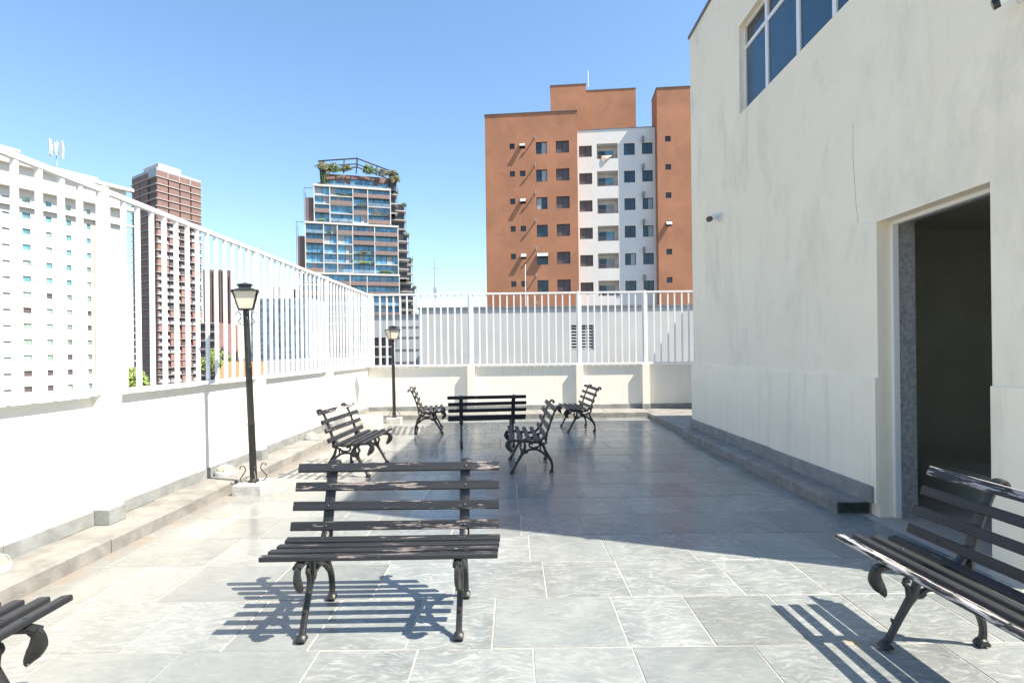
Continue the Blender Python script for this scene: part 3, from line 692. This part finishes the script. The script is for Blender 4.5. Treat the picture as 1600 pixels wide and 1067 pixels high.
# ---- paneled low building at the corner
pb = thing('panelled_building', 'grey low building with wide wall panels behind the far lamp post', 'building', (-7.9, 30, 0))
ph = [(.15 + .38 * i, .15 + .38 * i + .34, .25 + .56 * j, .25 + .56 * j + .46) for i in range(3) for j in range(4)]
raw(facade(MB(), 0, 2.75, -25, 3.55, [(a, b, round(c, 3), round(d, 3)) for a, b, c, d in ph], .3), 'wall', 'panel_grey', pb)
MB().box(0, 2.75, .32, 12, -25, 3.55).build('core', 'panel_grey', pb)
for a, b, c, d in ph: MB().box(a, b, .2, .24, c, d).build('pane', 'shutter', pb)
for z in (2.95, 2.38, 1.70, 1.02, .35): MB().box(1.30, 2.75, -.03, -.001, z, z + .035).build('panel_joint', 'coping', pb)
MB().box(-.05, 2.82, -.06, 12, 3.55, 3.66).build('coping', 'coping', pb)
MB().box(-6.0, 0, .5, 12, -25, 1.2).build('low_wing', 'pale_render', pb)

# ---- thin mast
mt = thing('antenna_mast', 'thin grey antenna mast rising between the two towers', 'mast', (-5.70, 40, 0))
MB().tube([(0, 0, -25), (0, 0, 5.5), (0, 0, 8.4)], [.09, .06, .02], 8).build('pole', 'grey_panel', mt, True)
MB().box(-.12, .12, -.06, .06, 5.6, 6.3).build('aerial', 'grey_panel', mt); MB().box(-.28, .28, -.02, .02, 7.7, 7.74).build('cross_arm', 'grey_panel', mt)

# ---- white building on the left
wbA = math.atan2(1, .5)
wb = thing('white_apartment_block', 'bright white apartment block with small teal windows behind the left railing', 'building', (-89.56, 95, 0), wbA)
cols = [(-3.0, -1.9), (.40, 1.45, ), (3.25, 4.45), (6.75, 7.65), (9.95, 10.75), (13.35, 14.05), (15.6, 16.2)]
rows = [30.03 - 2.855 * i for i in range(13)]
holes = []; wit = []
for ci, (a, b) in enumerate(cols):
    for ri, z in enumerate(rows):
        z2 = z + (0.0 if ci != 1 else -.05); hh = .55 if ci > 1 else .22
        q = (a, b, round(z2 - hh, 3), round(z2 + hh, 3)); holes.append(q); wit.append((q, ri, ci))
raw(facade(MB(), -8, 20.6, -25, 35.9, holes, .3), 'wall', 'pale_render', wb)
MB().box(-8, 20.6, .35, 14, -25, 35.9).build('core', 'pale_render', wb)
raw(MB().add([(20.6, 0, -25), (20.6, .35, -25), (20.6, .35, 35.9), (20.6, 0, 35.9)], [(0, 1, 2, 3)]), 'wall', 'pale_render', wb)
pane_cache = {}
for q, ri, ci in wit:
    fr = MB().box(q[0], q[1], .14, .2, q[2], q[2] + .1).box(q[0], q[0] + .08, .14, .2, q[2] + .1, q[3]).build('window', 'slab_white', wb)
    MB().box(q[0] + .08, q[1], .2, .24, q[2] + .1, q[3]).build('pane', rnd.choice(['glass_teal', 'glass_teal', 'glass_green'] if ri < 6 else ['glass_green', 'glass_green', 'glass_green', 'shutter']) if ci > 1 else 'glass_grey', fr)
for z0, z1, dpt in ((31.75, 32.55, 1.3), (28.55, 28.95, .7), (35.9, 36.5, 1.1)):
    MB().box(-8.4, 21.6, -dpt, .0, z0, z1).build('cornice', 'pale_render', wb)
for x in (5.4, 9.0, 12.0): MB().box(x, x + .7, -.35, -.001, -25, 28.5).build('pilaster', 'pale_render', wb)
MB().box(14.6, 14.72, -.10, -.001, -25, 28.5).build('downpipe', 'terracotta_patch', wb)
MB().box(-8, 16.5, 2.0, 14, 36.5, 37.9).build('roof_storey', 'pale_render', wb)
MB().box(-3, 2.2, -.2, 6, 36.51, 38.2).build('roof_pavilion', 'pale_render', wb); MB().box(-3.4, 2.8, -.9, 6.4, 38.2, 38.6).build('pavilion_roof', 'pale_underside', wb)
an = thing('antenna_cluster', 'cellular antenna cluster on the roof of the white block', 'antenna', (-89.56 + .447 * 6.76, 95 + .894 * 6.76 + 2.6, 37.9), wbA)
MB().tube([(0, 0, 0), (0, 0, 5.0)], .12, 6).build('pole', 'grey_panel', an)
for k in range(6):
    a_ = k * math.pi / 3; MB().box(-.18, .18, -.1, .1, -1.2, 1.2).xf(Matrix.Translation((math.cos(a_) * 1.0, math.sin(a_) * 1.0, 3.0 + .7 * (k % 2))) @ Matrix.Rotation(a_, 4, 'Z') @ Matrix.Rotation(.1, 4, 'X')).build('antenna_panel', 'slab_white', an)
MB().tube([(-1, 0, 2.6), (1, 0, 2.6)], .06, 5).tube([(0, -1, 2.6), (0, 1, 2.6)], .06, 5).build('cross_arm', 'grey_panel', an)

# ---- brown residential tower
bt = thing('brown_tower', 'tall brown residential tower with white floor slabs behind the left railing', 'building', (-146.7, 225, 0))
ua = Vector((.42, 1)).normalized(); ub = Vector((-1.5, 1)).normalized()
LA, LBt = 20.2, 23.0
def quad(e, a0=0, b0=0): # footprint grown by e
    p = lambda a, b: tuple(ua * a + ub * b)
    return [p(-e + a0, -e + b0), p(LA + e, -e + b0), p(LA + e, LBt + e), p(-e + a0, LBt + e)]
MB().prism(quad(-.8), -25, 77.5).build('core', 'brown_panel', bt)
FL = [79.0 - 3.05 * i for i in range(34)]
sl_me = MB().prism(quad(.45), 0, .20).mesh('floor_slab'); sl_me.materials.append(M['slab_white'])
for z in FL[:-1]:
    place('floor_slab', sl_me, bt, (0, 0, z - 3.05 + .0))
MB().prism(quad(-.1), 76.6, 79.9).build('roof_parapet', 'grey_panel', bt)
pcap = MB().prism([tuple(ua * a + ub * b) for a, b in ((2.0, 2.5), (12, 2.5), (12, 16), (2.0, 16))], 79.9, 82.6).build('roof_plant', 'slab_white', bt)
def face_box(o0, u, n, a, b, d0, d1, z0, z1):
    P = lambda s, d: tuple(Vector(o0) + u * s - n * d)
    pts = [P(a, d0), P(b, d0), P(b, d1), P(a, d1)]
    return MB().prism(pts, z0, z1)
na = Vector((ua.y, -ua.x)); nb_ = Vector((ub.y, -ub.x)) * -1
bay_me = {}
def bay(kind, face, k):
    key = (face, k, kind)
    if key not in bay_me:
        u, n = (ua, na) if face == 'a' else (ub, nb_); L = LA if face == 'a' else LBt; nb2 = 4 if face == 'a' else 3
        a, b = L * k / nb2 + .25, L * (k + 1) / nb2 - .25
        me = face_box((0, 0), u, n, a, b, -.05, .75, .35, {'window': 2.6, 'railing': 1.25, 'screen': 2.75}[kind.split('_')[0]]).mesh(kind.split('_')[0])
        if kind.startswith('window'): me = face_box((0, 0), u, n, a, b, .45, .77, .35, 2.7).mesh('window')
        me.materials.append(M[{'window_d': 'shutter', 'railing_g': 'grey_panel', 'screen_r': 'brown_panel', 'screen_d': 'red_panel', 'railing_b': 'shutter'}[kind]]); bay_me[key] = me
    return bay_me[key]
for i, z in enumerate(FL[1:]):
    if z < -12: break
    zz = z - .0
    for k in range(4):
        lower = i >= 7
        r = rnd.random()
        if not lower: place('screen', bay('screen_r', 'a', k), bt, (0, 0, zz))
        elif r < .32: place('screen', bay('screen_d', 'a', k), bt, (0, 0, zz))
        else:
            place('window', bay('window_d', 'a', k), bt, (0, 0, zz)); place('railing', bay('railing_g' if r < .75 else 'railing_b', 'a', k), bt, (0, 0, zz))
    for k in range(3):
        r = rnd.random()
        if k == 0 and i < 6: place('window', bay('window_d', 'b', k), bt, (0, 0, zz))
        else: place('screen', bay('screen_r', 'b', k), bt, (0, 0, zz))

# ---- low brick annex, fin slab, glass office, pale far block
ax = thing('brick_annex', 'low red-brown annex with white floor lines beside the brown tower', 'building', (-108.6, 188, 0))
MB().box(0, 6.4, .6, 14, -25, 12.9).build('wall', 'red_panel', ax)
for i in range(10): MB().box(-.2, 6.6, 0, 1.0, 12.6 - i * 3.0, 12.95 - i * 3.0).build('floor_slab', 'slab_white', ax)
for i in range(9):
    for k in range(3): MB().box(.3 + k * 2.1, 2.0 + k * 2.1, .35, .59, 10.4 - i * 3.0, 11.9 - i * 3.0).build('window', 'dark_opening', ax)
fs = thing('fin_tower', 'dark brown slab tower with vertical fins behind the lamp post', 'building', (-113.7, 200, 0))
MB().box(0, 10.2, .6, 3, -25, 32.9).build('wall', 'brown_clad', fs)
for k in range(9): MB().box(.0 + k * 1.2, .55 + k * 1.2, .0, .59, -25, 33.2 - (0 if k < 7 else 2)).build('fin', 'brown_clad', fs)
gl = thing('glass_office', 'blue grey glass office block seen through the left railing', 'building', (-72.5, 150, 0))
MB().box(0, 16, .5, 14, -25, 17.2).build('wall', 'grey_panel', gl)
for i in range(12):
    for k in range(6): MB().box(.15 + k * 2.65, 2.65 + k * 2.65, .2, .49, 13.9 - i * 3.2, 16.9 - i * 3.2).build('pane', 'glass_grey', gl)
MB().box(4, 7.6, 3, 8, 17.2, 20.6).build('roof_plant', 'grey_render', gl)
fb = thing('pale_block', 'pale far block just left of the brown tower', 'building', (-205, 270, 0))
MB().box(0, 14, 0, 14, -25, 36).build('wall', 'pale_render', fb)
for i in range(10):
    for k in range(4): MB().box(1 + k * 3.3, 2.6 + k * 3.3, -.05, -.001, 2 + i * 3.2, 3.4 + i * 3.2).build('window', 'glass_grey', fb)

# tiled-roof house and trees between the towers
hs = thing('tiled_house', 'small house with orange tiled roof seen between railing bars', 'house', (-57.5, 105, 0))
MB().box(0, 8.5, 0, 8, -25, -3.6).build('wall', 'pale_render', hs)
rf = MB()
for k in range(22):
    a = -.4 + k * .42
    rf.add([(a, -.5, -3.9), (a + .36, -.5, -3.9), (a + .36, 4, .1), (a, 4, .1), (a, -.5, -3.75), (a + .36, -.5, -3.75), (a + .36, 4, .25), (a, 4, .25)], [(4, 5, 6, 7), (0, 1, 5, 4), (1, 2, 6, 5), (3, 0, 4, 7)])
rf.add([(-.4, -.45, -3.92), (8.9, -.45, -3.92), (8.9, 4, .08), (-.4, 4, .08)], [(0, 1, 2, 3)]); rf.add([(-.4, 8.5, -3.9), (8.9, 8.5, -3.9), (8.9, 4, .2), (-.4, 4, .2)], [(0, 1, 2, 3)])
rf.build('roof', 'tile_roof', hs)
for k in range(3): MB().box(1 + k * 2.6, 2.4 + k * 2.6, -.08, -.001, -7.5, -5.6).build('window', 'glass_dark', hs)
def leaves(n, rad, seed, size, flat=1.0):
    r = random.Random(seed); m = MB(); lumps = [(Vector((r.gauss(0, .45), r.gauss(0, .45), r.gauss(0, .35))) * rad, rad * r.uniform(.3, .55)) for _ in range(12)]
    for _ in range(n):
        c, q = r.choice(lumps); d = Vector((r.gauss(0, 1), r.gauss(0, 1), r.gauss(0, 1))).normalized() * q * r.uniform(.55, 1.0)
        p = c + Vector((d.x, d.y, d.z * flat)); s = size * r.uniform(.6, 1.3); a = Vector((r.gauss(0, 1), r.gauss(0, 1), r.gauss(0, 1))).normalized(); b = a.orthogonal().normalized()
        m.add([p - a * s, p + b * s * .5, p + a * s, p - b * s * .5], [(0, 1, 2, 3)])
    return m
def tree(label, x, y, ztop, rad, seed, mat):
    t = thing('tree', label, 'tree', (x, y, -25), group='trees between the towers')
    zc = ztop + 25 - rad * .9
    tr = MB().tube([(0, 0, 0), (.2, .1, zc * .5), (0, .2, zc)], [.45, .32, .12], 8)
    for k in range(4): tr.tube([(.1, .1, zc * .7), (math.cos(k * 1.6) * rad * .5, math.sin(k * 1.6) * rad * .5, zc + rad * .2)], [.16, .05], 6)
    tr.build('trunk', 'bark', t)
    raw(leaves(2600, rad, seed, rad * .09).xf(Matrix.Translation((0, 0, zc))), 'crown', mat, t)
tree('green tree crown at the foot of the brown tower, behind the left railing', -84.5, 120, -.6, 4.2, 3, 'leaf_lime')
tree('green tree beside the orange tiled roof behind the lamp post', -68.8, 125, 1.6, 3.0, 5, 'leaf_lime')
tree('smaller dark tree right of the tiled roof', -63.5, 124, .6, 2.4, 9, 'leaf_green')

# ---- terraced garden tower
tt = thing('garden_tower', 'stepped glass residential tower with planted balconies and roof frame', 'building', (-65.88, 165, 0), math.atan2(1, 3.5))
def tier(x0, x1, z0, z1, y0, depth, nc, nr, seed, widths=None, brown=.34):
    r = random.Random(seed)
    MB().box(x0, x1, y0 + 1.8, y0 + depth, z0, z1).build('core', 'steel_dark', tt)
    MB().box(x0 - .25, x1 + .25, y0 - .1, y0 + 2.0, z1 - .6, z1).build('floor_band', 'slab_white', tt)
    xs = [x0 + (x1 - x0) * (widths[i] if widths else i / nc) for i in range(nc + 1)]
    for x in xs: MB().box(x - .15, x + .15, y0, y0 + 1.0, z0, z1 - .8).build('mullion', 'slab_white', tt)
    hgt = (z1 - .8 - z0) / nr
    for c in range(nc):
        a, b = xs[c] + .15, xs[c + 1] - .15
        for j in range(nr):
            zb = z0 + j * hgt
            wd_ = MB().box(a, b, y0 + .85, y0 + 1.7, zb + .35, zb + hgt).build('window', 'glass_sky', tt)
            npn = max(2, round((b - a) / 1.8))
            for q in range(1, npn):
                if r.random() < .7: MB().box(a + (b - a) * q / npn - .06, a + (b - a) * q / npn + .06, y0 + .80, y0 + .849, zb + .36, zb + hgt - .02).build('frame_bar', 'steel_dark', wd_)
            if r.random() < .5: 
                q = r.randrange(npn); MB().box(a + (b - a) * q / npn + .1, a + (b - a) * (q + 1) / npn - .1, y0 + .82, y0 + .847, zb + .4, zb + hgt - .1).build('curtain', 'curtain', wd_)
            sb = MB().box(a, b, y0 + .05, y0 + .84, zb, zb + .28).build('balcony_slab', 'slab_white' if r.random() < .45 else 'steel_dark', tt)
            u = r.random()
            if u < brown: MB().box(a, b, y0 - .05, y0 + .12, zb + .2, zb + 1.45).build('timber_front', 'wood_clad', sb)
            elif u < brown + .22:
                raw(leaves(int(30 * (b - a)), 1, r.random(), .28, .5).xf(Matrix.Translation(((a + b) / 2, y0 + .3, zb + .75)) @ Matrix.Diagonal(((b - a) * .42, .35, .55, 1))), 'planting', r.choice(['leaf_green', 'leaf_lime', 'leaf_dry']), sb)
            elif u < brown + .45: MB().box(a, b, y0 + .05, y0 + .1, zb + .34, zb + 1.3).build('glass_rail', 'glass_grey', sb)
tier(5.6, 28.6, 42.5, 54.1, 1.2, 22, 4, 4, 21, [0, .20, .5, .695, 1])
tier(3.0, 30.8, 26.6, 42.3, .5, 24, 5, 5, 22, [0, .33, .50, .73, .99, 1][:0] or [0, .19, .335, .5, .74, 1])
tier(1.0, 31.0, -6, 26.7, 0, 26, 4, 10, 23, [0, .21, .50, .67, 1], .5)
MB().box(1.0, 31.0, 1.9, 26, -25, -6).build('podium', 'panel_grey', tt)
# side screens left
for a, b, z0, z1, y0 in ((2.6, 5.3, 42.6, 53.0, 2), (.3, 2.9, 27.0, 42.2, 1.4), (-1.2, .9, 6, 27.5, 1.0)):
    s_ = MB(); s_.box(a, a + .12, y0, y0 + .12, z0, z1); s_.box(a, b, y0, y0 + .12, z1 - .12, z1); s_.box(a, a + .12, y0 + 5, y0 + 5.12, z0, z1)
    so_ = s_.build('side_frame', 'steel_dark', tt)
    MB().box(a + .3, b, y0 + .4, y0 + 6, z0, z0 + (z1 - z0) * .72).build('timber_screen', 'wood_clad', so_)
    for k in range(6): MB().box(a + .3 + k * (b - a - .3) / 6, a + .42 + k * (b - a - .3) / 6, y0 + .3, y0 + .39, z0, z0 + (z1 - z0) * .72).build('slat', 'brown_clad', so_)
# stepped right side with balconies and plants
steps = [(28.8, 31.0, 47.0, 54.0, 4), (28.8, 34.0, 39.5, 51.3, 7), (31.1, 34.6, 26, 40.5, 5), (31.2, 36.2, 13, 33.2, 9), (31.2, 37.6, -6, 24.3, 12)]
for i, (a, b, z0, z1, y0) in enumerate(steps):
    MB().box(a, b - .6, y0 + 1, y0 + 9, z0, z1 - 1.0).build('side_block', 'slab_white' if i > 1 else 'wood_clad', tt)
    z = z0
    while z < z1 - .5:
        MB().box(a, b, y0, y0 + 9, z, z + .25).build('balcony_slab', 'slab_white', tt)
        MB().box(a + .3, b - .5, y0 + .9, y0 + .99, z + .3, z + 2.5).build('window', 'dark_opening', tt)
        MB().box(b - .12, b, y0, y0 + .12, z + .25, z + 3.0).build('corner_post', 'steel_dark', tt); z += 3.05
    raw(leaves(160, 1, i + 60, .3).xf(Matrix.Translation((b - .6, y0 + 1.2, z1 - .2)) @ Matrix.Diagonal((1.0, 1.2, 1.2, 1))), 'planting', 'leaf_green' if i % 2 else 'leaf_dry', tt)
# penthouse with pitched steel frame overgrown at both ends
MB().box(8.8, 28.6, 5.5, 20, 54.1, 58.8).build('penthouse_wall', 'brown_clad', tt)
for a, b in ((9.2, 12.2), (12.4, 14.8), (16.3, 19.6), (19.8, 23.6), (24.6, 26.0), (26.2, 28.2)):
    MB().box(a, b, 5.3, 5.49, 54.2, 57.4 if 16 < a < 24 else 56.6).build('window', 'glass_sky', tt)
MB().box(15.0, 25.6, 4.9, 5.29, 57.5, 58.7).build('fascia', 'brown_panel', tt)
MB().box(6.5, 28.7, 3.2, 3.3, 54.1, 55.2).build('glass_rail', 'glass_grey', tt)
fr = MB()
A_, B_, C_ = (7.0, 3.5, 62.0), (18.5, 3.5, 63.8), (31.2, 3.5, 59.9)
A2, B2, C2 = (7.0, 12, 62.0), (18.5, 12, 63.8), (31.2, 12, 59.9)
for p, q in ((A_, B_), (B_, C_), (A2, B2), (B2, C2), (A_, A2), (B_, B2), (C_, C2)): fr.tube([p, q], .24, 4)
for p, q in (((12.8, 3.5, 61.2), (18.4, 3.5, 62.0)), ((18.4, 3.5, 62.0), (26, 3.5, 59.6)), ((14.6, 3.5, 63.2), (14.3, 3.5, 58.8)), ((18.5, 3.5, 63.8), (18.2, 3.5, 58.8)), ((24.6, 3.5, 61.9), (24.4, 3.5, 58.8))): fr.tube([p, q], .19, 4)
fr.build('roof_frame', 'steel_dark', tt)
fr2 = MB().add([(7.0, 3.4, 62.0), (8.6, 3.4, 62.2), (9.0, 3.4, 54.2), (7.4, 3.4, 54.2), (7.0, 12, 62.0), (8.6, 12, 62.2), (9.0, 12, 54.2), (7.4, 12, 54.2)], [(0, 1, 2, 3), (4, 7, 6, 5), (0, 4, 5, 1), (1, 5, 6, 2), (2, 6, 7, 3), (3, 7, 4, 0)]).build('end_frame', 'steel_dark', tt)
fr3 = MB().add([(28.7, 4, 60.3), (31.2, 4, 59.8), (30.6, 4, 54.4), (28.7, 4, 54.2), (28.7, 12, 60.3), (31.2, 12, 59.8), (30.6, 12, 54.4), (28.7, 12, 54.2)], [(0, 1, 2, 3), (4, 7, 6, 5), (0, 4, 5, 1), (1, 5, 6, 2), (2, 6, 7, 3), (3, 7, 4, 0)]).build('end_frame', 'steel_dark', tt)
for cx, cz, sx, sz, mt_, sd in ((8.8, 60.0, 2.6, 2.3, 'leaf_dry', 1), (12.0, 60.2, 3.0, 1.6, 'leaf_green', 2), (15.6, 60.3, 1.8, 1.0, 'leaf_dry', 3), (22.0, 60.2, 2.4, 1.8, 'leaf_green', 4), (27.5, 59.8, 2.8, 1.4, 'leaf_dry', 6), (30.4, 58.0, 1.4, 2.2, 'leaf_dry', 7), (8.2, 56.8, .8, 2.2, 'leaf_green', 8), (8.2, 54.7, 1.2, .5, 'leaf_dry', 9)):
    raw(leaves(700, 1, sd, .15).xf(Matrix.Translation((cx, 3.0, cz)) @ Matrix.Diagonal((sx, 1.2, sz, 1))), 'planting', mt_, tt)
MB().tube([(18.5, 8, 63.8), (18.5, 8, 67)], .06, 5).build('mast', 'steel_dark', tt)
